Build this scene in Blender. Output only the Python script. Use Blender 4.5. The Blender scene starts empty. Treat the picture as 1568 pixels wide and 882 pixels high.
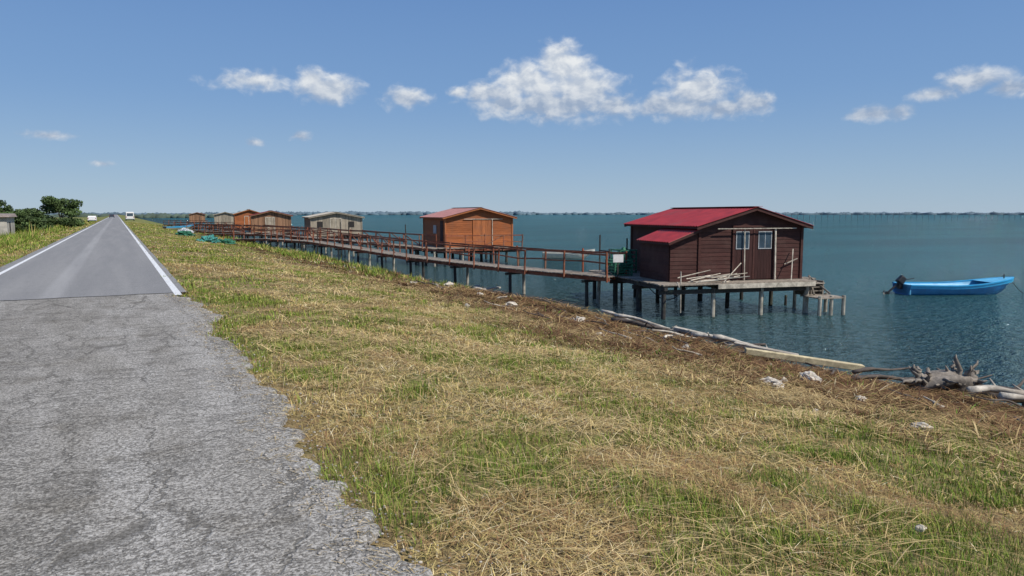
import bpy, bmesh, math, random
import numpy as np
from mathutils import Vector, Matrix, noise as mnoise
random.seed(7); rng=np.random.default_rng(11)
scene=bpy.context.scene
COL=scene.collection
EYE=1.7; WATER=-1.9

# ---------------------------------------------------------------- materials
class NT:
    def __init__(s,tree): s.t=tree
    def n(s,typ,**kw):
        nd=s.t.nodes.new(typ)
        for k,v in kw.items():
            if k=='ins':
                for kk,vv in v.items():
                    if isinstance(vv,bpy.types.NodeSocket): s.t.links.new(vv,nd.inputs[kk])
                    else: nd.inputs[kk].default_value=vv
            else: setattr(nd,k,v)
        return nd
    def math(s,op,a,b=None,c=None,clamp=False):
        nd=s.t.nodes.new('ShaderNodeMath'); nd.operation=op; nd.use_clamp=clamp
        for i,v in enumerate((a,b,c)):
            if v is None: continue
            if isinstance(v,bpy.types.NodeSocket): s.t.links.new(v,nd.inputs[i])
            else: nd.inputs[i].default_value=v
        return nd.outputs[0]
    def mix(s,f,a,b,blend='MIX'):
        nd=s.t.nodes.new('ShaderNodeMix'); nd.data_type='RGBA'; nd.blend_type=blend
        for i,v in ((0,f),(6,a),(7,b)):
            if isinstance(v,bpy.types.NodeSocket): s.t.links.new(v,nd.inputs[i])
            else:
                if i!=0 and len(v)==3: v=(*v,1)
                nd.inputs[i].default_value=v
        return nd.outputs[2]
    def noise(s,vec,scale,detail=4,rough=.55,dist=0):
        nd=s.n('ShaderNodeTexNoise'); 
        if vec is not None: s.t.links.new(vec,nd.inputs['Vector'])
        nd.inputs['Scale'].default_value=scale; nd.inputs['Detail'].default_value=detail
        nd.inputs['Roughness'].default_value=rough; nd.inputs['Distortion'].default_value=dist
        return nd.outputs['Fac']
    def ramp(s,f,p0,p1):
        nd=s.n('ShaderNodeMapRange'); nd.interpolation_type='SMOOTHSTEP'
        s.t.links.new(f,nd.inputs[0]); nd.inputs[1].default_value=p0; nd.inputs[2].default_value=p1
        return nd.outputs[0]
    def pos(s): return s.n('ShaderNodeNewGeometry').outputs['Position']
    def scale(s,vec,sc):
        nd=s.n('ShaderNodeVectorMath',operation='MULTIPLY'); s.t.links.new(vec,nd.inputs[0]); nd.inputs[1].default_value=sc
        return nd.outputs[0]
def newmat(name):
    m=bpy.data.materials.new(name); m.use_nodes=True
    T=NT(m.node_tree); b=m.node_tree.nodes['Principled BSDF']
    return m,T,b
def bump(T,b,h,strength,dist):
    bn=T.n('ShaderNodeBump'); bn.inputs['Strength'].default_value=strength; bn.inputs['Distance'].default_value=dist
    T.t.links.new(h,bn.inputs['Height']); T.t.links.new(bn.outputs[0],b.inputs['Normal']); return bn

def plain(name,c,rough=.6,var=.25,scale=6,metal=0,bmp=.15,island=.0,dirt=None):
    m,T,b=newmat(name)
    tc=T.n('ShaderNodeTexCoord').outputs['Object']
    n=T.noise(tc,scale,5,.6)
    dark=tuple(x*(1-var*1.6) for x in c); lite=tuple(min(1,x*(1+var)) for x in c)
    col=T.mix(T.ramp(n,.3,.7),dark,lite)
    if island>0:
        r=T.n('ShaderNodeNewGeometry').outputs['Random Per Island']
        k=T.math('MULTIPLY_ADD',r,island*2,1-island)
        cc=T.n('ShaderNodeCombineXYZ',ins={0:k,1:k,2:k}).outputs[0]
        col=T.mix(1.0,col,cc,'MULTIPLY')
    if dirt:
        n2=T.noise(tc,scale*.35,5,.65)
        col=T.mix(T.ramp(n2,.52,.72),col,dirt)
    T.t.links.new(col,b.inputs['Base Color']); b.inputs['Roughness'].default_value=rough; b.inputs['Metallic'].default_value=metal
    if bmp: bump(T,b,T.noise(tc,scale*6,3),bmp,.01)
    return m
def wood(name,c,rough=.75,island=.25,axis=(1,6,30),weather=None,wamt=.5):
    """boards: streaky grain along the board, each board its own tone"""
    m,T,b=newmat(name)
    tc=T.n('ShaderNodeTexCoord').outputs['Object']
    g=T.noise(T.scale(tc,axis),1.6,6,.65,.3)
    r=T.n('ShaderNodeNewGeometry').outputs['Random Per Island']
    col=T.mix(T.ramp(g,.3,.72),tuple(x*.55 for x in c),tuple(min(1,x*1.25) for x in c))
    k=T.math('MULTIPLY_ADD',r,island*2,1-island)
    cc=T.n('ShaderNodeCombineXYZ',ins={0:k,1:k,2:k}).outputs[0]
    col=T.mix(1.0,col,cc,'MULTIPLY')
    if weather:
        w=T.noise(tc,1.3,5,.7)
        col=T.mix(T.math('MULTIPLY',T.ramp(w,.42,.68),wamt),col,weather)
    T.t.links.new(col,b.inputs['Base Color']); b.inputs['Roughness'].default_value=rough
    b.inputs['Specular IOR Level'].default_value=.25
    bump(T,b,g,.35,.012)
    return m

# ---------------------------------------------------------------- mesh builder
class MB:
    def __init__(s): s.v=[]; s.f=[]
    def box(s,x0,y0,z0,x1,y1,z1):
        b=len(s.v)
        s.v+=[(x0,y0,z0),(x1,y0,z0),(x1,y1,z0),(x0,y1,z0),(x0,y0,z1),(x1,y0,z1),(x1,y1,z1),(x0,y1,z1)]
        s.f+=[tuple(b+i for i in q) for q in ((0,3,2,1),(4,5,6,7),(0,1,5,4),(1,2,6,5),(2,3,7,6),(3,0,4,7))]
    def prism8(s,vs):
        b=len(s.v); s.v+=[tuple(v) for v in vs]
        s.f+=[tuple(b+i for i in q) for q in ((0,3,2,1),(4,5,6,7),(0,1,5,4),(1,2,6,5),(2,3,7,6),(3,0,4,7))]
    def beam(s,p0,p1,w,h,up=(0,0,1)):
        p0=Vector(p0);p1=Vector(p1);d=(p1-p0).normalized()
        u=Vector(up)
        if abs(d.dot(u))>.97: u=Vector((0,1,0))
        r=d.cross(u).normalized()*w/2; u=r.normalized().cross(d).normalized()*h/2
        s.prism8([p0-r-u,p0+r-u,p1+r-u,p1-r-u,p0-r+u,p0+r+u,p1+r+u,p1-r+u])
    def cyl(s,p0,p1,r0,r1=None,n=10,wob=0):
        r1=r0 if r1 is None else r1
        p0=Vector(p0);p1=Vector(p1);d=(p1-p0).normalized()
        a=d.cross(Vector((0,0,1)) if abs(d.z)<.9 else Vector((1,0,0))).normalized(); c=d.cross(a)
        b=len(s.v)
        for p,r in ((p0,r0),(p1,r1)):
            for i in range(n):
                t=2*math.pi*i/n; rr=r*(1+random.uniform(-wob,wob))
                s.v.append(tuple(p+a*math.cos(t)*rr+c*math.sin(t)*rr))
        for i in range(n):
            j=(i+1)%n; s.f.append((b+i,b+j,b+n+j,b+n+i))
        s.f.append(tuple(b+i for i in range(n))[::-1]); s.f.append(tuple(b+n+i for i in range(n)))
    def poly(s,pts):
        b=len(s.v); s.v+=[tuple(p) for p in pts]; s.f.append(tuple(range(b,b+len(pts))))
    def tube(s,pts,rad,n=8,rag=.12):
        pts=[Vector(p) for p in pts]; b=len(s.v)
        for i,p in enumerate(pts):
            d=(pts[min(i+1,len(pts)-1)]-pts[max(i-1,0)]).normalized()
            a=d.cross(Vector((0,0,1)) if abs(d.z)<.9 else Vector((1,0,0))).normalized(); c=d.cross(a)
            r=rad[i] if isinstance(rad,(list,tuple)) else rad
            for k in range(n):
                t=2*math.pi*k/n; rr=r*(1+rag*math.sin(3*t+i)+random.uniform(-rag,rag)*.5)
                s.v.append(tuple(p+a*math.cos(t)*rr+c*math.sin(t)*rr))
        for i in range(len(pts)-1):
            for k in range(n):
                j=(k+1)%n; s.f.append((b+i*n+k,b+i*n+j,b+(i+1)*n+j,b+(i+1)*n+k))
        s.f.append(tuple(b+k for k in range(n))[::-1]); s.f.append(tuple(b+(len(pts)-1)*n+k for k in range(n)))
    def obj(s,name,mat,parent=None,smooth=False,bevel=0,solid=0):
        me=bpy.data.meshes.new(name); me.from_pydata(s.v,[],s.f); me.update()
        bm=bmesh.new(); bm.from_mesh(me); bmesh.ops.recalc_face_normals(bm,faces=bm.faces); bm.to_mesh(me); bm.free()
        if smooth:
            for p in me.polygons: p.use_smooth=True
        o=bpy.data.objects.new(name,me); COL.objects.link(o)
        me.materials.append(mat)
        if parent: o.parent=parent
        if solid:
            md=o.modifiers.new('solid','SOLIDIFY'); md.thickness=solid
        if bevel:
            md=o.modifiers.new('bev','BEVEL'); md.width=bevel; md.segments=2; md.limit_method='ANGLE'
        return o
def empty(name,loc=(0,0,0),bearing=0):
    e=bpy.data.objects.new(name,None); COL.objects.link(e); e.location=loc; e.rotation_euler=(0,0,-math.radians(bearing)); e.empty_display_size=.3
    return e
def tri_mesh(name,V,F,mat,col=None,smooth=False):
    me=bpy.data.meshes.new(name)
    V=np.asarray(V,dtype=np.float32); F=np.asarray(F,dtype=np.int32)
    me.vertices.add(len(V)); me.vertices.foreach_set('co',V.ravel())
    k=F.shape[1]
    me.loops.add(F.size); me.loops.foreach_set('vertex_index',F.ravel())
    me.polygons.add(len(F)); me.polygons.foreach_set('loop_start',np.arange(0,F.size,k,dtype=np.int32))
    me.update(calc_edges=True)
    if smooth: me.polygons.foreach_set('use_smooth',np.ones(len(F),dtype=bool))
    if col is not None:
        a=me.color_attributes.new('Col','FLOAT_COLOR','POINT')
        c=np.ones((len(V),4),dtype=np.float32); c[:,:3]=col; a.data.foreach_set('color',c.ravel())
    me.materials.append(mat)
    o=bpy.data.objects.new(name,me); COL.objects.link(o); return o

# ---------------------------------------------------------------- noise / terrain
def _h(i,j,seed):
    v=np.sin(i*127.1+j*311.7+seed*74.7)*43758.5453
    return v-np.floor(v)
def vn(x,y,s,seed=0):
    x=np.asarray(x,float)/s; y=np.asarray(y,float)/s
    i=np.floor(x); j=np.floor(y); fx=x-i; fy=y-j
    fx=fx*fx*(3-2*fx); fy=fy*fy*(3-2*fy)
    return (_h(i,j,seed)*(1-fx)+_h(i+1,j,seed)*fx)*(1-fy)+(_h(i,j+1,seed)*(1-fx)+_h(i+1,j+1,seed)*fx)*fy
def fbm(x,y,s,seed=0,o=4):
    t=0;a=.5;n=0
    for k in range(o):
        t=t+a*vn(x,y,s/2**k,seed+k*3.1); n+=a; a*=.55
    return t/n
PX=[-4000,-60,-14,-9,-6,-4.2,-3.3,1.15,1.5,3,6,9,12,13.5,14.25,16,30,60,9000]
PZ=[-1.6,-1.5,-1.3,-1.0,-.45,-.1,-.04,-.04,-.05,-.14,-.5,-.95,-1.42,-1.68,-1.97,-2.6,-4,-5,-5]
def zf(x,y):
    x=np.asarray(x,float); y=np.asarray(y,float)
    xs=x+ np.where(x>5,(fbm(x*0,y,7,5,3)-.5)*1.8*np.clip((x-5)/6,0,1),0)
    z=np.interp(xs,PX,PZ)
    m=np.clip((x-1.3)/1.5,0,1)*(x<40)+np.clip((-3.4-x)/1.5,0,1)*(x>-200)
    amp=.05+.16*np.clip((x-8)/3,0,1)*np.clip((14.2-x)/2.2,.35,1)*(x<15)
    return z+m*((fbm(x,y,1.1,2,3)-.5)*amp*1.6+(vn(x,y,.3,8)-.5)*amp*.35)

def axis(parts):
    out=[]
    for a,b,st in parts: out+=list(np.arange(a,b,st))
    return np.array(out)
gx=np.concatenate([[-6000,-2000,-600,-200,-80,-40],axis([(-30,-4,1.0),(-4,1,1.0),(1,15,.16),(15,30,1.5)]),[40,80,300,2000,9000]])
gy=np.concatenate([[-300,-80,-20],axis([(-6,1,1),(1,22,.16),(22,60,.5),(60,200,3)]),[260,400,700,1200,2500,5000,9000]])
X,Y=np.meshgrid(gx,gy); Z=zf(X,Y)
V=np.stack([X,Y,Z],-1).reshape(-1,3); nx=len(gx); ny=len(gy)
i,j=np.meshgrid(np.arange(nx-1),np.arange(ny-1)); a=(j*nx+i).ravel()
F=np.stack([a,a+1,a+nx+1,a+nx],-1)
m,T,b=newmat('soil_and_straw')
p=T.pos(); sx=T.n('ShaderNodeSeparateXYZ',ins={0:p})
n1=T.noise(p,.55,4,.6); n2=T.noise(p,9,5,.7); n3=T.noise(p,45,3,.7)
c=T.mix(T.ramp(n1,.4,.62),(.24,.17,.08),(.13,.155,.042))
c=T.mix(T.ramp(n2,.4,.65),c,(.36,.27,.13))
wr=T.ramp(T.math('ADD',sx.outputs[0],T.math('MULTIPLY',T.math('SUBTRACT',n1,.5),5)),7.4,10.3)
br=T.mix(T.ramp(n2,.38,.66),(.038,.024,.016),(.15,.095,.062))
c=T.mix(wr,c,br)
mud=T.ramp(sx.outputs[2],-1.78,-1.92)
c=T.mix(mud,c,(.045,.04,.03))
farg=T.ramp(sx.outputs[1],35,110); c=T.mix(T.math('MULTIPLY',farg,T.math('SUBTRACT',1,mud)),c,T.mix(T.ramp(T.noise(p,.12,4),.4,.6),(.15,.19,.05),(.27,.24,.09)))
c=T.mix(T.ramp(n3,.3,.7),T.mix(1.0,c,(.5,.5,.5),'MULTIPLY'),c)
T.t.links.new(c,b.inputs['Base Color']); b.inputs['Roughness'].default_value=.95; b.inputs['Specular IOR Level'].default_value=.1
bump(T,b,T.math('ADD',n2,n3),.7,.03)
tri_mesh('ground',V,F,m,smooth=True)

# water: body colour under a rippled, fresnel-weighted surface
m,T,b=newmat('lagoon_water')
p=T.pos()
w1=T.noise(T.scale(p,(.8,1.7,1)),.7,2,.5,.5); w2=T.noise(T.scale(p,(1.0,2.0,1)),2.2,3,.65,.9); w3=T.noise(T.scale(p,(1,1.7,1)),7,2,.55,.4)
h=T.math('ADD',T.math('MULTIPLY',w1,.7),T.math('ADD',T.math('MULTIPLY',w2,1.15),T.math('MULTIPLY',w3,.34)))
pt=T.noise(T.scale(p,(.02,.05,1)),1,4,.6)
sx=T.n('ShaderNodeSeparateXYZ',ins={0:p})
shallow=T.ramp(T.math('ADD',sx.outputs[0],T.math('MULTIPLY',pt,6)),42,15)
c=T.mix(T.ramp(pt,.35,.65),(.022,.088,.088),(.030,.125,.128))
c=T.mix(shallow,c,(.030,.056,.044))
T.t.links.new(c,b.inputs['Base Color']); b.inputs['Roughness'].default_value=.6; b.inputs['Specular IOR Level'].default_value=0
bn=bump(T,b,h,1.0,.75)
gl=T.n('ShaderNodeBsdfAnisotropic'); gl.inputs['Roughness'].default_value=.05; gl.inputs['Color'].default_value=(.84,.96,.94,1); T.t.links.new(bn.outputs[0],gl.inputs['Normal'])
fr=T.n('ShaderNodeFresnel'); fr.inputs[0].default_value=1.33; T.t.links.new(bn.outputs[0],fr.inputs['Normal'])
fac=T.math('MINIMUM',T.math('MULTIPLY',fr.outputs[0],.95),.34)
mx=T.n('ShaderNodeMixShader'); T.t.links.new(fac,mx.inputs[0]); T.t.links.new(b.outputs[0],mx.inputs[1]); T.t.links.new(gl.outputs[0],mx.inputs[2])
out=[n for n in T.t.nodes if n.type=='OUTPUT_MATERIAL'][0]; T.t.links.new(mx.outputs[0],out.inputs[0])
mb=MB(); mb.poly([(9,-400,WATER),(9000,-400,WATER),(9000,9000,WATER),(9,9000,WATER)]); mb.obj('water',m)

# ---------------------------------------------------------------- road
m,T,b=newmat('old_asphalt')
p=T.pos(); sx=T.n('ShaderNodeSeparateXYZ',ins={0:p})
vo=T.n('ShaderNodeTexVoronoi',ins={'Vector':p,'Scale':75.0})
sep=T.n('ShaderNodeSeparateColor',ins={0:vo.outputs['Color']})
stone=T.mix(T.ramp(sep.outputs[0],.0,1.0),(.21,.198,.178),(.53,.505,.46))
grit=T.noise(p,42,4,.85)
stone=T.mix(T.ramp(grit,.40,.54),T.mix(1,stone,(.52,.505,.48),'MULTIPLY'),stone)
lg=T.noise(T.scale(p,(1.5,.3,1)),1.1,5,.6); c=T.mix(T.ramp(lg,.35,.65),T.mix(1,stone,(.80,.79,.77),'MULTIPLY'),stone)
bl=T.noise(p,1.4,5,.7); c=T.mix(T.ramp(bl,.54,.66),c,T.mix(1,c,(.78,.765,.74),'MULTIPLY'))
ctr=T.math('MULTIPLY',T.ramp(T.math('ABSOLUTE',T.math('ADD',T.math('ADD',sx.outputs[0],1.0),T.math('MULTIPLY',T.math('SUBTRACT',lg,.5),2.2))),1.1,.4),.5)
c=T.mix(ctr,c,T.mix(1,c,(.74,.73,.71),'MULTIPLY'))
nzc=T.n('ShaderNodeTexNoise',ins={'Vector':p,'Scale':1.7,'Detail':6.0,'Roughness':.66})
wv=T.n('ShaderNodeVectorMath',operation='ADD'); T.t.links.new(p,wv.inputs[0]); T.t.links.new(T.scale(nzc.outputs['Color'],(.75,.6,0)),wv.inputs[1])
tv=T.noise(T.scale(wv.outputs[0],(1.1,6.5,1)),1.3,5,.7)
trl=T.math('MULTIPLY',T.ramp(T.math('ABSOLUTE',T.math('SUBTRACT',tv,.5)),.026,.004),T.ramp(T.noise(p,.9,3),.36,.52))
v3=T.n('ShaderNodeTexVoronoi',feature='DISTANCE_TO_EDGE'); T.t.links.new(T.scale(wv.outputs[0],(1.9,.16,1)),v3.inputs['Vector']); v3.inputs['Scale'].default_value=1.0
lol=T.math('MULTIPLY',T.ramp(v3.outputs['Distance'],.020,.004),T.ramp(T.noise(p,.6,3,.6),.34,.48))
v4=T.n('ShaderNodeTexVoronoi',feature='DISTANCE_TO_EDGE'); T.t.links.new(T.scale(wv.outputs[0],(1.0,2.2,1)),v4.inputs['Vector']); v4.inputs['Scale'].default_value=2.4
net=T.math('MULTIPLY',T.ramp(v4.outputs['Distance'],.040,.01),T.ramp(T.noise(p,.7,3,.6),.50,.62))
crk=T.math('MAXIMUM',T.math('MAXIMUM',T.math('MULTIPLY',trl,.65),T.math('MULTIPLY',net,.7)),lol)
crk=T.math('MULTIPLY',crk,T.ramp(grit,.28,.50))
c=T.mix(T.math('MULTIPLY',crk,.68),c,(.085,.077,.063))
T.t.links.new(c,b.inputs['Base Color']); b.inputs['Roughness'].default_value=.92; b.inputs['Specular IOR Level'].default_value=.2
hh=T.math('SUBTRACT',T.math('ADD',T.math('MULTIPLY',vo.outputs['Distance'],-.4),grit),T.math('MULTIPLY',crk,1.0))
bump(T,b,hh,.7,.010)
oldm=m
def edge(y): return 1.22+(fbm(np.zeros(1),np.array([y]),1.3,4,4)[0]-.5)*.70+(vn(np.zeros(1),np.array([y]),.13,9)[0]-.5)*.13+(vn(np.zeros(1),np.array([y]),.31,29)[0]-.5)*.12
mb=MB(); ys=np.arange(-4,17.01,.05); xs=[-3.3,-2.5,-1.5,-.5,.5]
rows=[]
for y in ys:
    e=edge(y); yy=min(y,17.0)
    if yy>=16.93: yy=17+.0
    rows.append([(x,yy,0) for x in xs]+[(e-.05,yy,0),(e,yy,-.012),(e+.03,yy,-.09)])
for r in rows: mb.v+=r
k=len(rows[0])
for q in range(len(rows)-1):
    for w in range(k-1): mb.f.append((q*k+w,q*k+w+1,(q+1)*k+w+1,(q+1)*k+w))
mb.obj('road_old_asphalt',oldm)
m,T,b=newmat('newer_asphalt')
p=T.pos(); sx=T.n('ShaderNodeSeparateXYZ',ins={0:p})
n=T.noise(p,60,3,.7); lg=T.noise(T.scale(p,(1.2,.06,1)),1.2,5,.6)
c=T.mix(T.ramp(n,.35,.65),(.125,.122,.117),(.25,.243,.232)); c=T.mix(T.ramp(lg,.35,.7),c,T.mix(1,c,(1.22,1.21,1.19),'MULTIPLY'))
sp=T.noise(p,2.3,5,.7); c=T.mix(T.ramp(sp,.55,.7),c,T.mix(1,c,(.82,.82,.81),'MULTIPLY'))
wt=T.ramp(T.math('ABSOLUTE',T.math('ADD',sx.outputs[0],1.25)),.28,.08)
c=T.mix(T.math('MULTIPLY',wt,T.math('MULTIPLY',T.noise(T.scale(p,(3,.15,1)),1,4),.4)),c,(.46,.45,.43))
T.t.links.new(c,b.inputs['Base Color']); b.inputs['Roughness'].default_value=.9; bump(T,b,n,.5,.006)
mb=MB(); yl=[17.0]+list(np.arange(17.5,80,1.0))+[100,140,200,300,500,900,1600,3000]
for y in yl:
    e=.05*(fbm(np.zeros(1),np.array([y]),2,6)[0]-.5) if y<100 else 0
    mb.v+=[(-3.3+e,y,.004),(-1,y+ (0.03 if y==17 else 0),.004),(1.27+e,y,.004),(1.3+e,y,-.06)]
for q in range(len(yl)-1):
    for w in range(3): mb.f.append((q*4+w,q*4+w+1,(q+1)*4+w+1,(q+1)*4+w))
mb.obj('road',m)
m,T,b=newmat('road_paint'); p=T.pos()
n=T.noise(p,22,5,.75); c=T.mix(T.ramp(n,.36,.50),(.30,.295,.28),(.68,.68,.66)); T.t.links.new(c,b.inputs['Base Color']); b.inputs['Roughness'].default_value=.7
mb=MB()
for x,w,y0 in ((1.06,.14,16.4),(-2.96,.12,17.1)):
    ysx=[y0,17.2,30,60,120,300,900,3000]
    for q in range(len(ysx)-1):
        a0,a1=ysx[q],ysx[q+1]
        mb.poly([(x-w/2,a0,.009),(x+w/2,a0,.009),(x+w/2,a1,.009),(x-w/2,a1,.009)])
mb.obj('road_markings',m)
jm=plain('tar_joint',(.07,.07,.066),.9,.2)
mb=MB(); pts=[]
for x in np.arange(-3.3,1.31,.1): pts.append((x,17+.03*math.sin(x*5)+random.uniform(-.02,.02)))
for q in range(len(pts)-1):
    (x0,y0),(x1,y1)=pts[q],pts[q+1]; mb.poly([(x0,y0-.03,.0065),(x1,y1-.03,.0065),(x1,y1+.03,.0065),(x0,y0+.03,.0065)])
mb.obj('road_joint',jm)

# ---------------------------------------------------------------- grass
gm,T,b=newmat('grass_blades')
at=T.n('ShaderNodeAttribute',attribute_name='Col')
T.t.nodes.remove(b)
df=T.n('ShaderNodeBsdfDiffuse'); T.t.links.new(at.outputs['Color'],df.inputs[0])
out=[n for n in T.t.nodes if n.type=='OUTPUT_MATERIAL'][0]
T.t.links.new(df.outputs[0],out.inputs[0])

def blades(P,phi,L,lean,W,C):
    n=len(P); d=np.stack([np.cos(phi),np.sin(phi),np.zeros(n)],-1); s=np.stack([-np.sin(phi),np.cos(phi),np.zeros(n)],-1)
    up=np.array([0,0,1.0])
    tw=rng.uniform(-1,1,n)[:,None]
    s=s*np.sqrt(1-.5*tw**2)+d*tw*.5
    l1=lean*.55
    l1=np.where(lean>1.15,lean,l1)
    M=P+(L*.5)[:,None]*(np.sin(l1)[:,None]*d+np.cos(l1)[:,None]*up)
    E=M+(L*.5)[:,None]*(np.sin(lean*1.1)[:,None]*d+np.cos(np.minimum(lean*1.1,1.7))[:,None]*up)
    w=W[:,None]*.5
    V=np.stack([P-s*w,P+s*w,M-s*w*.85,M+s*w*.85,E],1).reshape(-1,3)
    o=(np.arange(n)*5)[:,None]
    F=np.stack([o+[0,1,3],o+[0,3,2],o+[2,3,4]],1).reshape(-1,3)
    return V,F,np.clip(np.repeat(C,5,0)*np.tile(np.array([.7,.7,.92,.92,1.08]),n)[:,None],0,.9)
GREEN=np.array([.14,.25,.036]);OLIVE=np.array([.33,.33,.075]);STRAW=np.array([.67,.49,.215]);BROWN=np.array([.28,.155,.08]);DKB=np.array([.095,.055,.037]);PALE=np.array([.78,.66,.42])
def field(name,rings,x0f,x1f,hmul=1,greenbias=0,side='R'):
    Vs=[];Fs=[];Cs=[];off=0
    for (r0,r1,cd,bpc,wid) in rings:
        xa,xb=(x0f,min(x1f,r1)) if side=='R' else (x0f,x1f)
        A=(xb-xa)*(r1+1); n=int(A*cd)
        cx=rng.uniform(xa,xb,n); cy=rng.uniform(-1,r1,n)
        r=np.hypot(cx,cy); bg=np.degrees(np.arctan2(cx,cy))
        k=(r>=r0)&(r<r1)&(bg>-15)&(bg<72)
        cx=cx[k];cy=cy[k]; n=len(cx)
        if side=='R':
            k=(cx>1.17+ .66*(fbm(cx*0,cy,1.3,4,4)-.5)*(cy<17)+.30*(vn(cx,cy,.35,21)-.5)+.14*rng.random(n)-.10*(rng.random(n)<.12))
            cx=cx[k];cy=cy[k];n=len(cx)
        dens=fbm(cx,cy,.9,31,3); k=rng.random(n)<np.clip(.20+dens*1.45,0,1); cx=cx[k];cy=cy[k];n=len(cx)
        patch=fbm(cx,cy,2.2,41,4); fine=fbm(cx,cy,.6,47,2); brp=fbm(cx,cy,1.8,83,3)
        edgeg=np.clip((4.5-cx)/3.0,0,1)*.09 if side=='R' else 0
        far=np.clip((cy-14)/22,0,1)
        g=np.clip((patch*.6+fine*.4-.51)*13+.33+edgeg*2+greenbias+far*.3,0,1)
        brn=np.clip((brp-.47)*6+.18,0,.9)
        wrx=cx+(fbm(cx,cy,2.2,51,3)-.5)*5.0
        wr=np.clip((wrx-7.2)/2.4,0,1) if side=='R' else np.zeros(n)
        isw=rng.random(n)<wr*.93
        isg=(rng.random(n)<g*.9)&~isw
        isb=(rng.random(n)<brn*.6)&~isw&~isg
        hc=np.where(isg,rng.uniform(.04,.12,n),rng.uniform(.04,.10,n))*(.6+.8*fbm(cx,cy,1.7,61,2))
        tall=rng.random(n)<.02; hc=np.where(tall&~isw,hc*2.1,hc)
        hc=np.where(isw,rng.uniform(.08,.30,n)*np.clip((14.6-cx)/2.5,.35,1),hc)*hmul
        tone=rng.uniform(.6,1.28,n)
        idx=np.repeat(np.arange(n),bpc); N=len(idx)
        spread=np.where(isw[idx],.09,.045)*(1+wid*60)
        dx=rng.normal(0,1,N)*spread; dy=rng.normal(0,1,N)*spread
        x=cx[idx]+dx; y=cy[idx]+dy
        z=zf(x,y)-.006
        kk=(z>WATER-.02) if side=='R' else np.ones(N,bool)
        phi=np.arctan2(dy,dx)+rng.normal(0,.7,N)
        lean=np.where(isw[idx],rng.uniform(1.1,1.62,N),np.where(isg[idx],np.abs(rng.normal(.65,.35,N)),np.abs(rng.normal(1.05,.40,N))))
        flat=(~isg[idx])&(rng.random(N)<.5); lean=np.where(flat,rng.uniform(1.2,1.58,N),lean)
        L=hc[idx]*rng.uniform(.55,1.25,N)*np.where(flat,1.6,1)
        z=z+np.where(flat|isw[idx],rng.uniform(0,.05,N),0)
        q=rng.random(N)[:,None]; q2=rng.random(N)[:,None]
        cg=GREEN*(1-q*.8)+OLIVE*q*.8; cg=np.where(q2<.12,STRAW*.8,cg)
        cs=STRAW*(1-q*.5)+OLIVE*q*.5; cs=np.where(q2<.12,PALE,cs); cs=np.where(q2>.82,BROWN*1.3,cs)
        cb=BROWN*(1-q)*1.2+STRAW*q*.7
        cs=np.where(isb[idx][:,None],cb,cs)
        cw=BROWN*(1-q)*.8+DKB*q; cw=np.where(q2<.15,STRAW*.5,cw); cw=np.where(q2<.04,PALE*.65,cw); cw=np.where(q2>.96,GREEN,cw)
        C=np.where(isw[idx][:,None],cw,np.where(isg[idx][:,None],cg,cs))*tone[idx][:,None]*rng.uniform(.8,1.15,N)[:,None]
        P=np.stack([x,y,z],-1)[kk]
        W=np.full(N,wid)*rng.uniform(.6,1.4,N)*np.where(isw[idx],1.25,1)
        v,f,cc=blades(P,phi[kk],L[kk],lean[kk],W[kk],C[kk])
        Vs.append(v);Fs.append(f+off);Cs.append(cc);off+=len(v)
    V=np.concatenate(Vs);F=np.concatenate(Fs);C=np.concatenate(Cs)
    print(name,len(F))
    return tri_mesh(name,V,F,gm,C)
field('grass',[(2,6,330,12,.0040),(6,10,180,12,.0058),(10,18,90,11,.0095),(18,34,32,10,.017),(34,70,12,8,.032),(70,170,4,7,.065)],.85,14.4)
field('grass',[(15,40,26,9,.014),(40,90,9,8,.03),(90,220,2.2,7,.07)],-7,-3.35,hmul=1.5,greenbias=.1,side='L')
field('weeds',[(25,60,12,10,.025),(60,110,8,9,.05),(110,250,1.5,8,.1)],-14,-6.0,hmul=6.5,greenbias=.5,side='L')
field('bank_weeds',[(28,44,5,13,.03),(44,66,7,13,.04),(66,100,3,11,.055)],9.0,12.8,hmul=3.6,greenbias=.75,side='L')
def litter(name,n,rmax,wmul,Lr,seed,x0=1.5,x1=14.1,lr=(1.30,1.66),dark=0,bias=.1):
    x=x0+rng.random(n)*(x1-x0); y=rng.uniform(-.5,rmax,n)
    cl=fbm(x,y,1.3,seed,3); k=(rng.random(n)<np.clip((cl-.42)*4+bias+(x>8)*.25,0,1))&(np.hypot(x,y)>2.3)&(np.hypot(x,y)<rmax)&(np.degrees(np.arctan2(x,y))<72)
    x=x[k];y=y[k];n=len(x); r=np.hypot(x,y)
    ang=vn(x,y,1.2,seed+5)*9+rng.normal(0,.7,n); z=zf(x,y)+rng.uniform(.01,.085,n)
    k=z>WATER+.0; x=x[k];y=y[k];z=z[k];ang=ang[k];r=r[k];n=len(x)
    q=rng.random(n)[:,None]; w=np.clip((x-6.5)/4,0,1)[:,None]
    C=(STRAW*(1-q*.4)+PALE*q*.4)*(1-w)+ (BROWN*1.1*(1-q)+STRAW*.65*q)*w
    if dark: C=np.where(rng.random(n)[:,None]<dark,DKB*(1-q)+BROWN*.8*q,C)
    C=C*rng.uniform(.5,1.12,n)[:,None]
    v,f,cc=blades(np.stack([x,y,z],-1),ang,rng.uniform(*Lr,n)*(1+w[:,0]*.6),rng.uniform(*lr,n),np.maximum(.0045,r*.00085)*wmul*rng.uniform(.7,1.4,n),C)
    return tri_mesh(name,v,f,gm,cc)
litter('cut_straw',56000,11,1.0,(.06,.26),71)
litter('cut_straw',38000,30,1.1,(.12,.42),77)
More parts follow.
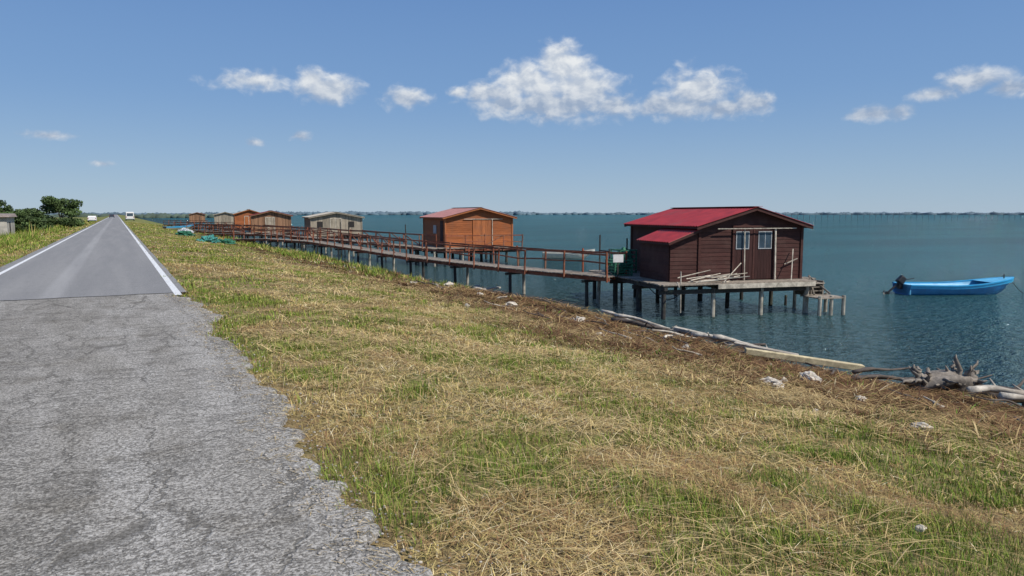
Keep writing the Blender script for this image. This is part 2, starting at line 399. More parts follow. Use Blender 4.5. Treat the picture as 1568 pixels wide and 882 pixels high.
litter('dead_reeds',16000,26,1.6,(.12,.42),91,8.6,13.0,(1.22,1.66),.75,.0)
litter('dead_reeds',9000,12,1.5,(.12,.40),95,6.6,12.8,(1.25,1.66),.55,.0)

# ---------------------------------------------------------------- huts
M_dark=wood('dark_red_boards',(.066,.024,.019),weather=(.095,.052,.042),wamt=.45,island=.14)
M_dark2=wood('door_boards',(.05,.019,.016),axis=(30,6,1))
M_orange=wood('orange_boards',(.36,.112,.036),island=.2,weather=(.24,.095,.045),wamt=.65)
M_orange2=wood('orange_door_boards',(.40,.135,.046),axis=(30,6,1),island=.15,weather=(.27,.11,.06))
M_grey=wood('weathered_boards',(.33,.28,.21),axis=(30,6,1),island=.3,weather=(.20,.17,.13))
M_brown=wood('brown_boards',(.27,.15,.085),axis=(30,6,1),island=.3)
M_deck=wood('grey_deck',(.26,.22,.175),island=.35,axis=(6,6,6))
M_pale=wood('pale_timber',(.46,.41,.33),island=.2,axis=(3,3,3))
M_rust=wood('rust_red_timber',(.24,.072,.036),island=.35,axis=(4,4,6),weather=(.27,.18,.12),wamt=.5)
M_pile=plain('tarred_pile',(.035,.03,.026),.8,.3,8,island=.3,dirt=(.09,.10,.06))
M_conc=plain('pale_pile',(.34,.31,.25),.85,.25,5,dirt=(.10,.10,.07))
M_white=plain('white_paint',(.72,.71,.68),.5,.06,8,dirt=(.5,.47,.42))
M_frame=plain('grey_window_frame',(.36,.37,.37),.6,.15,8,dirt=(.22,.2,.18))
M_glass=plain('dusty_glass',(.05,.075,.10),.08,.2,2,bmp=0)
M_green=plain('green_net',(.02,.13,.07),.7,.4,14,dirt=(.04,.20,.13))
M_black=plain('black_rubber',(.012,.012,.013),.45,.2)
M_red=plain('red_roof_sheet',(.30,.024,.022),.5,.16,2.0,bmp=.05,dirt=(.21,.04,.034))
M_pink=plain('faded_roof_sheet',(.40,.18,.15),.55,.15,2.5,bmp=.05,dirt=(.33,.22,.19))
M_cream=plain('cream_roof_sheet',(.50,.44,.34),.6,.15,2.5,dirt=(.35,.29,.2))
M_int=plain('hut_inside',(.02,.017,.015),.9,.1)

def hwall(mb,x0,x1,yo,z0,hw,rise,sgn,bh=.145):
    """gable wall of lapped boards in plane y=yo, outward sgn"""
    z=z0; top=z0+hw+rise; xm=(x0+x1)/2; half=(x1-x0)/2
    while z<top-.03:
        zt=min(z+bh,top-.02)
        def hwid(zz):
            if zz<=z0+hw: return half
            return max(half*(1-(zz-z0-hw)/rise),.02)
        a=hwid(z);c=hwid(zt); ob=yo+sgn*.030; ot=yo+sgn*.019
        mb.prism8([(xm-a,ob,z),(xm+a,ob,z),(xm+a,yo,z),(xm-a,yo,z),(xm-c,ot,zt),(xm+c,ot,zt),(xm+c,yo,zt),(xm-c,yo,zt)])
        z=zt
def swall(mb,y0,y1,xo,z0,hw,sgn,bh=.145):
    z=z0
    while z<z0+hw-.01:
        zt=min(z+bh,z0+hw); ob=xo+sgn*.030; ot=xo+sgn*.019
        mb.prism8([(ob,y0,z),(ob,y1,z),(xo,y1,z),(xo,y0,z),(ot,y0,zt),(ot,y1,zt),(xo,y1,zt),(xo,y0,zt)])
        z=zt
def vwallg(mb,x0,x1,yo,z0,hw,rise,sgn,bw=.16):
    x=x0; xm=(x0+x1)/2; half=(x1-x0)/2
    while x<x1-.01:
        xt=min(x+bw,x1); j=random.uniform(.015,.035)
        za=z0+hw+rise*(1-abs(x-xm)/half); zb=z0+hw+rise*(1-abs(xt-xm)/half)
        o=yo+sgn*j
        mb.prism8([(x,o,z0),(xt-.006,o,z0),(xt-.006,yo,z0),(x,yo,z0),(x,o,za),(xt-.006,o,zb),(xt-.006,yo,zb),(x,yo,za)])
        x=xt
def slope(mb,xe,ze,xr,zr,y0,y1,pitch=.19,amp=.018):
    ysx=np.arange(y0,y1+.001,pitch/6); b=len(mb.v); K=5
    for y in ysx:
        w=amp*(abs(math.sin(math.pi*y/pitch))*2-1)
        for q in range(K):
            t=q/(K-1); mb.v.append((xe+(xr-xe)*t,y,ze+(zr-ze)*t+w))
    for r in range(len(ysx)-1):
        for q in range(K-1): mb.f.append((b+r*K+q,b+(r+1)*K+q,b+(r+1)*K+q+1,b+r*K+q+1))

def hut(origin,bearing,W,L,hw,rise,dz,wallm,roofm,vert=False,x0=0.0,ov=.3,deck=None,trim=None,sidem=None):
    e=empty('fishing_hut_on_stilts',(origin[0],origin[1],dz),bearing)
    x1=x0+W; xm=(x0+x1)/2
    mb=MB()
    (vwallg if vert else hwall)(mb,x0,x1,0,0,hw,rise,-1)
    (vwallg if vert else hwall)(mb,x0,x1,L,0,hw,rise,1)
    mb.obj('gable_walls',wallm,e)
    mb=MB(); swall(mb,.0,L,x0,0,hw,-1); swall(mb,.0,L,x1,0,hw,1); mb.obj('side_walls',sidem or wallm,e)
    mb=MB(); mb.box(x0+.01,.01,.01,x1-.01,L-.01,hw-.02)
    mb.poly([(x0+.02,.012,hw),(x1-.02,.012,hw),(xm,.012,hw+rise-.03)]); mb.poly([(x0+.02,L-.012,hw),(x1-.02,L-.012,hw),(xm,L-.012,hw+rise-.03)])
    mb.obj('interior',M_int,e)
    sl=rise/(W/2); ze=hw-ov*sl+.06; zr=hw+rise+.06
    mb=MB(); slope(mb,x0-ov,ze,xm,zr,-ov-.05,L+ov); slope(mb,x1+ov,ze,xm,zr,-ov-.05,L+ov); mb.obj('roof_sheets',roofm,e,solid=.012)
    mb=MB()
    for yy in (-ov,L+ov-.06):
        mb.beam((x0-ov+.02,yy,ze-.075),(xm,yy,zr-.075),.03,.11); mb.beam((x1+ov-.02,yy,ze-.075),(xm,yy,zr-.075),.03,.11)
    mb.box(x0-ov+.03,-ov+.02,ze-.09,x0-ov+.07,L+ov-.08,ze-.03); mb.box(x1+ov-.07,-ov+.02,ze-.09,x1+ov-.03,L+ov-.08,ze-.03)
    for q in range(7):
        yy=.1+q*(L-.2)/6
        mb.beam((x0-ov+.08,yy,ze-.05),(x0,yy,hw-.01),.05,.07); mb.beam((x1+ov-.08,yy,ze-.05),(x1,yy,hw-.01),.05,.07)
    mb.obj('eave_boards',trim or wallm,e)
    mb=MB(); mb.beam((xm-.09,-ov-.06,zr+.012),(xm-.09,L+ov,zr+.012),.2,.012); mb.beam((xm+.09,-ov-.06,zr+.0125),(xm+.09,L+ov,zr+.0125),.2,.012); mb.obj('ridge_cap',roofm,e)
    mb=MB()
    for cx,cy in ((x0-.02,-.02),(x1+.02,-.02),(x0-.02,L+.02),(x1+.02,L+.02)): mb.box(cx-.05,cy-.05,-.02,cx+.05,cy+.05,hw-.02)
    mb.obj('corner_posts',trim or wallm,e)
    dx0,dy0,dx1,dy1=deck or (x0-.7,-.9,x1+.4,L+.4)
    mb=MB(); y=dy0
    while y<dy1:
        mb.box(dx0+random.uniform(-.05,.04),y,-.045+random.uniform(-.006,.003),dx1+random.uniform(-.05,.05),y+.14,-.008+random.uniform(-.004,.004)); y+=.155
    mb.obj('deck_boards',M_deck,e)
    mb=MB()
    xs=[dx0+.15,(dx0+dx1)/2-.8,(dx0+dx1)/2+.8,dx1-.15]
    for x in xs: mb.box(x-.06,dy0+.03,-.21,x+.06,dy1-.03,-.052)
    ysx=np.linspace(dy0+.25,dy1-.25,4)
    for y in ysx: mb.box(dx0+.0,y-.06,-.36,dx1,y+.06,-.213)
    mb.obj('deck_beams',M_pile,e)
    mb=MB(); mc=MB()
    for x in np.linspace(dx0+.2,dx1-.2,4):
        for y in ysx:
            t=mc if (y<ysx[0]+.1 and random.random()<.6) else mb
            jx,jy=random.uniform(-.14,.14),random.uniform(-.08,.08); r=random.uniform(.08,.115)
            t.cyl((x+jx,y+jy,-3.4-dz+WATER+.5),(x+jx*.4,y+jy*.3,-.2),r*1.05,r*.92,10,.05)
    mb.obj('pilings',M_pile,e,smooth=False); 
    if mc.v: mc.obj('pale_pilings',M_conc,e)
    return e

def stilt_door(e,x0,x1,z1,y,matd,trimm):
    mb=MB(); x=x0
    while x<x1-.02:
        mb.box(x,y-.065,.03,min(x+.125,x1)-.006,y-.036,z1); x+=.125
    mb.obj('door_boards',matd,e)
    mb=MB(); mb.box(x0-.07,y-.08,.0,x0-.003,y-.03,z1+.07); mb.box(x1+.003,y-.08,.0,x1+.07,y-.03,z1+.07); mb.box(x0,y-.08,z1+.003,x1,y-.03,z1+.07)
    mb.box((x0+x1)/2-.03,y-.078,.03,(x0+x1)/2+.03,y-.067,z1)
    mb.obj('door_frame',trimm,e)

# --- nearest hut (dark red with lean-to)
H1=hut((16.98,19.45),13,4.2,5.5,1.98,.60,-.70,M_dark,M_red,x0=1.15,deck=(-.75,-.95,5.4,5.8))
stilt_door(H1,2.52,4.12,1.9,0,M_dark2,M_dark)
mb=MB()
for a,c in ((2.58,3.12),(3.5,4.06)):
    mb.box(a,-.083,1.12,a+.03,-.067,1.76); mb.box(c-.03,-.083,1.12,c,-.067,1.76); mb.box(a+.03,-.083,1.73,c-.03,-.067,1.76); mb.box(a+.03,-.083,1.12,c-.03,-.067,1.15)
mb.box(3.77,-.083,1.15,3.79,-.069,1.73)
mb.obj('window_frames',M_frame,H1)
mb=MB()
for a,c in ((2.58,3.12),(3.5,4.06)): mb.box(a+.02,-.074,1.14,c-.02,-.0665,1.74)
mb.obj('window_panes',M_glass,H1)
mb=MB(); mb.beam((1.75,-.20,1.86),(5.0,-.20,1.87),.03,.03); mb.beam((2.92,-.14,0),(2.88,-.14,1.85),.035,.035,(0,1,0)); mb.beam((4.2,-.14,0),(4.16,-.14,1.85),.05,.05,(0,1,0))
mb.beam((4.45,-.75,.0),(4.95,-.12,1.1),.03,.03); mb.beam((4.6,-.12,.55),(5.15,-.12,.75),.03,.03)
mb.obj('shutter_bars',M_pale,H1)
mb=MB(); swall(mb,.03,2.3,0,0,1.42,-1); 
z=0
while z<1.75:
    zt=min(z+.145,1.80)
    def xl(zz): return 0.0 if zz<1.42 else (zz-1.42)/.40*1.14
    mb.prism8([(xl(z),-.030,z),(1.13,-.030,z),(1.13,0,z),(xl(z),0,z),(xl(zt),-.019,zt),(1.13,-.019,zt),(1.13,0,zt),(xl(zt),0,zt)])
    mb.prism8([(xl(z),2.3,z),(1.13,2.3,z),(1.13,2.330,z),(xl(z),2.330,z),(xl(zt),2.3,zt),(1.13,2.3,zt),(1.13,2.319,zt),(xl(zt),2.319,zt)])
    z=zt
mb.obj('lean_to_walls',M_dark,H1)
mb=MB(); mb.box(.01,.01,.02,1.12,2.29,1.38); mb.obj('lean_to_inside',M_int,H1)
mb=MB(); slope(mb,-.16,1.40,1.11,1.88,-.22,2.5); mb.obj('lean_to_roof',M_red,H1,solid=.012)
mb=MB(); mb.beam((-.16,-.2,1.34),(1.11,-.2,1.82),.03,.09); mb.box(-.15,-.18,1.30,-.115,2.45,1.37); mb.obj('lean_to_fascia',M_dark,H1)
mb=MB(); mb.box(1.35,-.995,-.19,5.3,-.96,-.03); mb.obj('porch_fascia',M_pale,H1)
mb=MB()
for q in range(12):
    x=random.uniform(.1,1.5); y=random.uniform(-.85,-.25); a=random.uniform(-.35,.35); l=random.uniform(.8,1.9)
    mb.cyl((x,y,.02+q*.014),(x+l*math.cos(a),min(y+l*math.sin(a),-.12),.06+q*.02+random.uniform(0,.12)),.022,.016,6)
mb.cyl((.15,-.3,0),(-.35,-1.35,-.05),.03,.025,6)
mb.cyl((2.3,-.2,.0),(1.75,-.8,.02),.02,.02,6); mb.cyl((1.6,-.9,.02),(2.75,-.16,.62),.018,.018,6); mb.cyl((.05,-.75,-1.0),(.05,-.72,.42),.02,.02,6)
mb.obj('stacked_poles',M_pale,H1)
mb=MB()
for q in range(6): mb.box(5.0,-1.55+q*.17,-.60,6.15,-1.55+q*.17+.15,-.555)
for q in range(4): mb.box(5.3,-.62+q*.02+ .0,-.16-.14*q,6.0,-.40+.02*q+.05,-.125-.14*q)
mb.box(5.42,-.6,-.62,5.47,.3,-.055); mb.box(5.92,-.6,-.62,5.97,.3,-.055)
for q in range(4): mb.box(5.5,.0+q*.16,-.05,6.1,.14+q*.16,-.01)
mb.beam((5.25,-1.0,-.5),(5.55,-.3,.12),.05,.05); mb.beam((6.0,-.9,-.5),(5.6,-.2,.1),.05,.05)
mb.obj('boat_landing',M_deck,H1)
mb=MB()
for x,y in ((5.08,-1.5),(6.08,-1.5),(5.08,-.7),(6.05,-.62),(5.6,-1.45),(6.1,.5),(5.6,.55)): mb.cyl((x,y,-2.2),(x+.02,y,-.5 if y<0 else -.06),.07,.065,9)
mb.obj('landing_posts',M_conc,H1)
mb=MB(); pts=[(-.4+.1*k, .8-.05*k, -.25-.45*math.sin(math.pi*k/12)) for k in range(13)]; mb.tube(pts,.018,6,0); mb.obj('hanging_hose',M_black,H1)
mb=MB()
for x,y,h in ((-.3,4.6,.95),(-.35,5.5,1.5),(.85,5.4,1.35)): mb.beam((x,y,0),(x,y,h),.05,.05,(0,1,0))
mb.beam((-.33,4.6,.85),(-.38,5.5,.85),.03,.05)
mb.obj('side_frame',M_pile,H1)

def net_crate(loc,bearing,sx,sy,sz):
    e=empty('fishing_net_crate',loc,bearing); mb=MB()
    for x in (0,sx):
        for y in (0,sy): mb.box(x-.025,y-.025,0,x+.025,y+.025,sz)
    for q in range(6):
        z=.04+q*(sz-.08)/5
        mb.box(.026,-.02,z-.018,sx-.026,0,z+.018); mb.box(.026,sy,z-.018,sx-.026,sy+.02,z+.018)
        mb.box(-.02,.026,z-.018,0,sy-.026,z+.018); mb.box(sx,.026,z-.018,sx+.02,sy-.026,z+.018)
    mb.obj('slats',M_green,e)
    bm=bmesh.new(); bmesh.ops.create_icosphere(bm,subdivisions=4,radius=1)
    for v in bm.verts:
        d=mnoise.fractal(v.co*2.2,1,2,5)*.22; v.co*=1+d; v.co=Vector((sx/2+v.co.x*sx*.46,sy/2+v.co.y*sy*.46,sz*.5+v.co.z*sz*.55))
    me=bpy.data.meshes.new('net'); bm.to_mesh(me); bm.free(); me.materials.append(M_green); o=bpy.data.objects.new('net_bundle',me); COL.objects.link(o); o.parent=e
net_crate((16.75,22.3,-.70),13,.7,.9,.62); net_crate((17.75,23.3,-.70),13,.7,.9,.95)
e=empty('notice_sign',(16.65,22.0,-.7),20); mb=MB(); mb.beam((0,0,0),(0,0,.95),.045,.045,(0,1,0)); mb.obj('post',M_pile,e); mb=MB(); mb.box(-.2,-.045,.55,.2,-.028,.85); mb.obj('plate',M_white,e,bevel=.004)

# --- orange hut
H2=hut((20.0,46.1),7,4.95,5.8,2.1,.62,-.65,M_orange,M_pink,deck=(-1.3,-1.1,5.3,6),trim=M_orange2)
stilt_door(H2,2.05,3.35,1.9,0,M_orange2,M_orange2)
mb=MB(); mb.box(-.05,.5,.1,-.036,1.2,1.85); mb.obj('side_door',M_dark2,H2)
mb=MB(); mb.box(-.055,2.2,.9,-.036,3.0,1.5); mb.obj('side_window',M_frame,H2)
mb=MB(); mb.beam((1.3,-.10,1.96),(4.2,-.10,1.96),.03,.04); mb.beam((3.42,-.11,0.05),(3.42,-.11,1.93),.04,.04,(0,1,0)); mb.obj('door_bars',M_pale,H2)
# --- weathered huts further off
H3=hut((18.0,77),7,5.3,6.2,1.95,.5,-.65,M_grey,M_cream,vert=True,sidem=M_brown,deck=(-1,-1,6.3,6.6))
stilt_door(H3,2.0,3.1,1.8,0,M_grey,M_pale)
mb=MB(); mb.box(3.9,-.055,.9,4.5,-.036,1.5); mb.box(.6,-.055,.9,1.2,-.036,1.5); mb.obj('windows',M_int,H3)
H4=hut((14.4,92),8,4.5,5.5,2.05,.55,-.6,M_brown,M_red,vert=True)
stilt_door(H4,1.6,2.6,1.8,0,M_grey,M_pale)
H5=hut((16.3,120),6,4.2,5.5,2.2,.65,-.55,M_orange,M_cream,trim=M_orange2)
stilt_door(H5,1.4,2.6,1.8,0,M_orange2,M_pale)
H6=hut((17.2,155),6,4.0,5,2.0,.5,-.55,M_grey,M_cream,vert=True)
H7=hut((17.5,215),6,3.8,5,2.0,.5,-.55,M_brown,M_red,vert=True)

# ---------------------------------------------------------------- walkways
def walkway(pts,w=1.05,rail=.86,step=2.0,prail=(True,True),pile=4.6):
    e=empty('wooden_walkway'); P=[Vector(p) for p in pts]
    bd=MB(); st=MB(); rl=MB(); pl=MB(); pc=MB()
    nextpile=1.2; flip=0
    for a,bb in zip(P[:-1],P[1:]):
        d=bb-a; L=d.length; d.normalize(); s=Vector((d.y,-d.x,0)).normalized()
        t=0
        while t<L-.13:
            c=a+d*(t+.065); j=random.uniform(-.03,.03)
            if random.random()<.985: bd.beam(c-s*(w/2+.04+j),c+s*(w/2+.04-j),.12,.032+random.uniform(0,.006))
            t+=.142
        for sg in (-1,1): st.beam(a+s*sg*w*.42-Vector((0,0,.10)),bb+s*sg*w*.42-Vector((0,0,.10)),.07,.15)
        for sg,on in ((-1,prail[0]),(1,prail[1])):
            if not on: continue
            n=max(1,round(L/step)); prev=None
            for q in range(n+1):
                c=a+d*(L*q/n)+s*sg*(w/2+.045)
                top=c+Vector((random.uniform(-.05,.05),random.uniform(-.05,.05),rail+random.uniform(-.03,.12)))
                if q<n or bb is P[-1]: rl.beam(c-Vector((0,0,.2)),top,.06,.06,(0,1,0))
                tr=c+Vector((0,0,rail+random.uniform(-.04,.03))); md=c+Vector((0,0,rail*.5+random.uniform(-.06,.06)))
                if prev is not None:
                    if random.random()<.95: rl.beam(prev[0]-s*sg*.045,tr-s*sg*.045,.03,.07)
                    if random.random()<.70: rl.beam(prev[1]-s*sg*.045,md-s*sg*.045,.025,.06)
                    if random.random()<.16: rl.beam(prev[1]-s*sg*.09-Vector((0,0,.3)),tr-s*sg*.09,.03,.06)
                prev=(tr,md)
        t=nextpile
        while t<L:
            c=a+d*t
            for sg in (-1,1):
                q=c+s*sg*(w*.36); tgt=pc if flip%2 else pl
                tgt.cyl((q.x+random.uniform(-.1,.1),q.y+random.uniform(-.1,.1),-3.4),(q.x,q.y,q.z-.185),.08,.07,9,.05)
                flip+=1 if random.random()<.6 else 0
            pl.beam(c-s*(w*.6)-Vector((0,0,.24)),c+s*(w*.6)-Vector((0,0,.24)),.09,.10)
            t+=pile
        nextpile=max(.6,t-L)
    bd.obj('deck_boards',M_deck,e); st.obj('stringers',M_rust,e); rl.obj('railings',M_rust,e); pl.obj('posts',M_pile,e)
    if pc.v: pc.obj('pale_posts',M_conc,e)
walkway([(16.75,22.2,-.705),(15.7,26.6,-.70),(15.15,30.4,-.70),(14.3,37,-.66),(14.0,59,-.55),(12.6,70,-.65),(9.8,77,-.85)])
walkway([(18.9,46.4,-.66),(17.2,58,-.55),(15.0,74,-.5),(12.6,84,-.5),(9.5,92,-.7)],step=2.4,pile=6)
walkway([(19.4,44.95,-.66),(24.9,44.3,-.66)],w=.7,step=1.3,prail=(False,True))
walkway([(17.0,77.4,-.66),(15.2,92,-.55),(10,104,-.7)],step=2.6,pile=6)
walkway([(13.7,93,-.62),(12.4,104,-.6),(9.5,116,-.75)],step=2.6,pile=6)
walkway([(15.6,121,-.56),(9.5,142,-.7)],step=3,pile=6)
walkway([(16.5,156,-.56),(9.5,176,-.7)],step=3,pile=6)
pm=MB()
for k in range(30):
    x=random.uniform(13.5,22); y=random.uniform(50,200); z=random.uniform(.0,1.8)
    pm.cyl((x,y,-3),(x+random.uniform(-.15,.15),y,z-.7),.05,.04,6)
for x,y,z in ((18.3,23.9,-.2),(23,19.5,-.9),(24.5,22,-1.2)): pm.cyl((x,y,-3.2),(x,y,z-.6),.06,.05,8)
pm.obj('mooring_poles',M_pile)
fp=MB()
for k in range(90):
    x=300+k*3.6; y=330-k*1.5; fp.cyl((x,y,-3),(x+.2,y,random.uniform(.2,2.6)),.17,.15,5)
    if k%3==0: fp.beam((x,y,.9),(x+10.8,y-4.5,.9),.1,.16)
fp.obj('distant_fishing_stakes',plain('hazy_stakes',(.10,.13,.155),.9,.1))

# ---------------------------------------------------------------- boats
def hull(name,loc,heading,L,Wd,mats,motor):
    e=empty(name,loc); e.rotation_euler=(0,0,math.radians(heading))
    n=22; out=[];inn=[];rim=[]
    for k in range(n):
        t=k/(n-1); x=-L/2+L*t
        hw=Wd/2*(.86+.14*math.sin(min(t/.45,1)*math.pi/2))*(1 if t<.5 else math.sqrt(max(0,1-((t-.5)/.5)**2.4)) )
        hw=max(hw,.02)
        sh=.38+.05*(1-t)**2+.32*max(0,(t-.35)/.65)**2.0
        bt=-.14+.50*max(0,(t-.72)/.28)**2.2
        xr=x+ (.30*max(0,(t-.8)/.2)**1.5)
        sec=[(x,0,bt),(x,hw*.62,bt+.015),(x+.0,hw*.84,bt+(sh-bt)*.42),(xr,hw*.97,sh-.16),(xr,hw,sh-.02)]
        out.append(sec)
        ib=max(.02,bt+.10); iw=max(hw-.055,.008)
        inn.append([(xr,iw,sh-.02),(x,iw*.80,ib+.02 if ib<sh-.1 else sh-.1),(x,0,ib if ib<sh-.1 else sh-.1)])
        rim.append([(xr,hw+.03,sh-.035),(xr,hw+.03,sh+.012),(xr,max(hw-.07,.002),sh+.012),(xr,max(hw-.07,.002),sh-.035)])
    def loft(secs,mir=True,close=False):
        mb=MB(); K=len(secs[0])
        for sg in ((1,-1) if mir else (1,)):
            b=len(mb.v)
            for s in secs: mb.v+=[(p[0],p[1]*sg,p[2]) for p in s]
            for i in range(len(secs)-1):
                for q in range(K if close else K-1):
                    r=(q+1)%K; mb.f.append((b+i*K+q,b+i*K+r,b+(i+1)*K+r,b+(i+1)*K+q))
        return mb
    lo=loft([s[:4] for s in out]); 
    s0=out[0]; lo.poly([(p[0],p[1],p[2]) for p in s0]+[(p[0],-p[1],p[2]) for p in reversed(s0[1:])])
    lo.obj('hull_lower',mats[0],e,smooth=True)
    loft([s[3:] for s in out]).obj('hull_topstrake',mats[1],e,smooth=True)
    loft(inn).obj('hull_inside',mats[2],e,smooth=True)
    loft(rim,close=True).obj('gunwale',mats[1],e)
    mb=MB()
    for t in (.06,.34,.6):
        k=int(t*(n-1)); hw=out[k][4][1]-.06; x=out[k][0][0]; mb.box(x-.13,-hw,.24,x+.13,hw,.275)
    k=int(.8*(n-1))
    for q in range(k,n-1):
        a=rim[q];c=rim[q+1]; mb.poly([(a[2][0],a[2][1],a[2][2]-.01),(c[2][0],c[2][1],c[2][2]-.01),(c[2][0],-c[2][1],c[2][2]-.01),(a[2][0],-a[2][1],a[2][2]-.01)])
    mb.box(-L/2+.0,-Wd*.40,.0,-L/2+.05,Wd*.40,.43)
    mb.obj('seats_and_foredeck',mats[2],e)
    if motor:
        mb=MB(); cx=-L/2-.12
        mb.box(cx-.05,-.10,.20,cx+.16,.10,.50); mb.cyl((cx-.02,0,.45),(cx-.52,0,.02),.055,.045,8)
        mb.prism8([(cx-.58,-.02,.10),(cx-.40,-.02,.02),(cx-.40,.02,.02),(cx-.58,.02,.10),(cx-.72,-.02,-.03),(cx-.52,-.02,-.16),(cx-.52,.02,-.16),(cx-.72,.02,-.03)])
        mb.beam((cx+.1,0,.58),(cx+.75,.08,.66),.035,.035)
        for q in range(3):
            a=q*2.094; mb.beam((cx-.70,0,.04),(cx-.70,.12*math.cos(a),.04+.12*math.sin(a)),.05,.015)
        mb.obj('outboard_leg',M_black,e,bevel=.008)
        bm=bmesh.new(); bmesh.ops.create_cube(bm,size=1)
        for v in bm.verts: v.co=Vector((v.co.x*.36*(1 if v.co.z<0 else .8),v.co.y*.28*(1 if v.co.z<0 else .75),v.co.z*.38))
        bmesh.ops.rotate(bm,verts=bm.verts,cent=(0,0,0),matrix=Matrix.Rotation(math.radians(38),3,'Y')); bmesh.ops.translate(bm,verts=bm.verts,vec=(cx+.10,0,.60))
        me=bpy.data.meshes.new('cowl'); bm.to_mesh(me); bm.free(); me.materials.append(M_black); o=bpy.data.objects.new('engine_cowl',me); COL.objects.link(o); o.parent=e
        md=o.modifiers.new('b','BEVEL'); md.width=.07; md.segments=4
        mb=MB(); mb.tube([(L/2+.2,0,.55),(L/2+.55,0,.15),(L/2+.9,0,-.1)],.014,5,0); mb.cyl((L/2-.15,0,.6),(L/2-.15,0,.82),.03,.03,8); mb.obj('bow_rope',M_black,e)
    return e
B1=plain('cyan_hull_paint',(.025,.34,.62),.4,.08,3,bmp=.03,dirt=(.03,.26,.48)); B2=plain('blue_hull_paint',(.012,.17,.42),.4,.1,3,bmp=.03,dirt=(.02,.13,.30)); B3=plain('pale_blue_inside',(.10,.38,.58),.5,.12,5)
hull('blue_motorboat',(33.0,18.7,WATER+.04),-25,4.95,1.6,(B2,B1,B3),True)
W1=plain('worn_white_hull',(.50,.50,.44),.5,.1,4); W2=plain('brown_gunwale',(.22,.15,.09),.6,.2,4)
hull('white_rowing_boat',(31.6,48.5,WATER+.06),-30,3.9,1.4,(W1,W1,W2),False)

# ---------------------------------------------------------------- driftwood, stump, litter
M_drift=wood('driftwood',(.50,.45,.37),axis=(5,5,5),island=.25,weather=(.24,.20,.155),wamt=.8)
M_driftd=wood('dark_driftwood',(.10,.08,.065),axis=(5,5,5),island=.3)
def Z(x,y): return float(zf(np.array([x]),np.array([y]))[0])
def log(name,p0,p1,r0,r1,mat,bend=.06,dz=(.0,.0)):
    n=11; pts=[];rr=[]
    for k in range(n):
        t=k/(n-1); x=p0[0]+(p1[0]-p0[0])*t; y=p0[1]+(p1[1]-p0[1])*t
        z=max(Z(p0[0],p0[1]),WATER)*(1-t)+max(Z(p1[0],p1[1]),WATER)*t+r0*.6+dz[0]*(1-t)+dz[1]*t
        pts.append((x+bend*math.sin(5*t+x),y+bend*math.cos(4*t+y),z+bend*.4*math.sin(6*t))); rr.append((r0+(r1-r0)*t)*random.uniform(.8,1.15))
    mb=MB(); mb.tube(pts,rr,9,.18)
    if r0>.055:
        for q in range(2):
            k=random.randint(2,8); a=random.uniform(0,6.28); b_=Vector(pts[k]); mb.cyl(b_,b_+Vector((math.cos(a)*.22,math.sin(a)*.22,.14)),r0*.4,r0*.15,6)
    mb.obj(name,mat,smooth=True)
M_yel=wood('yellowed_plank',(.62,.52,.31),axis=(4,4,4),weather=(.42,.34,.21))
e=empty('driftwood_plank',(14.15,9.85,0)); mb=MB(); mb.beam((0,0,-1.66),(-1.95,1.55,-1.36),.20,.13); mb.obj('plank',M_yel,e,bevel=.012)
e=empty('driftwood_plank',(13.7,11.2,0)); mb=MB(); mb.beam((0,0,-1.60),(-.8,1.2,-1.42),.20,.10); mb.obj('plank',M_drift,e,bevel=.012)
e=empty('driftwood_plank',(14.3,13.4,0)); mb=MB(); mb.beam((0,0,-1.72),(-.7,1.9,-1.5),.18,.09); mb.obj('plank',M_drift,e,bevel=.012)
e=empty('driftwood_plank',(14.3,29.6,0)); mb=MB(); mb.beam((0,0,-1.80),(.9,1.6,-1.78),.26,.08); mb.beam((-.3,-.4,-1.78),(1.3,.1,-1.75),.22,.07); mb.obj('plank',M_drift,e,bevel=.012)
for a in (((13.2,17.6),(14.5,15.2),.06,.04,M_drift,.09,(.18,.12)),((13.6,15.4),(14.4,13.4),.075,.04,M_drift,.08,(.18,.14)),((13.3,14.4),(14.2,12.3),.075,.045,M_drift,.10,(.18,.14)),
  ((13.0,13.2),(14.1,12.0),.07,.05,M_drift,.05,(.18,.14)),((12.5,16.8),(13.2,15.0),.07,.05,M_driftd,.05,(.14,.14)),((13.6,18.8),(14.2,17.0),.06,.04,M_drift,.05,(.14,.12)),
  ((13.9,14.0),(14.6,13.0),.05,.03,M_driftd,.05,(.1,.2)),((12.5,15.0),(14.0,14.5),.04,.025,M_drift,.05,(.16,.15)),
  ((13.6,28.4),(14.6,27.4),.06,.05,M_drift,.04,(.05,.05)),((13.5,7.1),(15.2,5.9),.15,.10,M_driftd,.06,(.10,.2)),((13.4,6.2),(15.4,4.9),.12,.07,M_driftd,.09,(.08,.22)),
  ((12.3,5.6),(14.4,4.6),.08,.04,M_drift,.09,(.12,.22)),((13.3,9.6),(14.6,8.9),.05,.015,M_driftd,.08,(.08,.36)),((13.6,8.3),(14.9,7.6),.045,.012,M_driftd,.08,(.1,.42)),
  ((12.6,6.2),(13.9,5.2),.06,.03,M_drift,.09,(.15,.2)),((12.0,8.6),(13.2,7.9),.05,.03,M_driftd,.07,(.12,.2)),((13.8,6.8),(14.6,6.9),.05,.012,M_driftd,.08,(.2,.65)),
  ((12.9,6.9),(14.3,6.4),.07,.03,M_drift,.09,(.16,.45)),((13.0,8.0),(13.9,6.9),.06,.02,M_drift,.08,(.14,.35))): log('driftwood_log',*a)
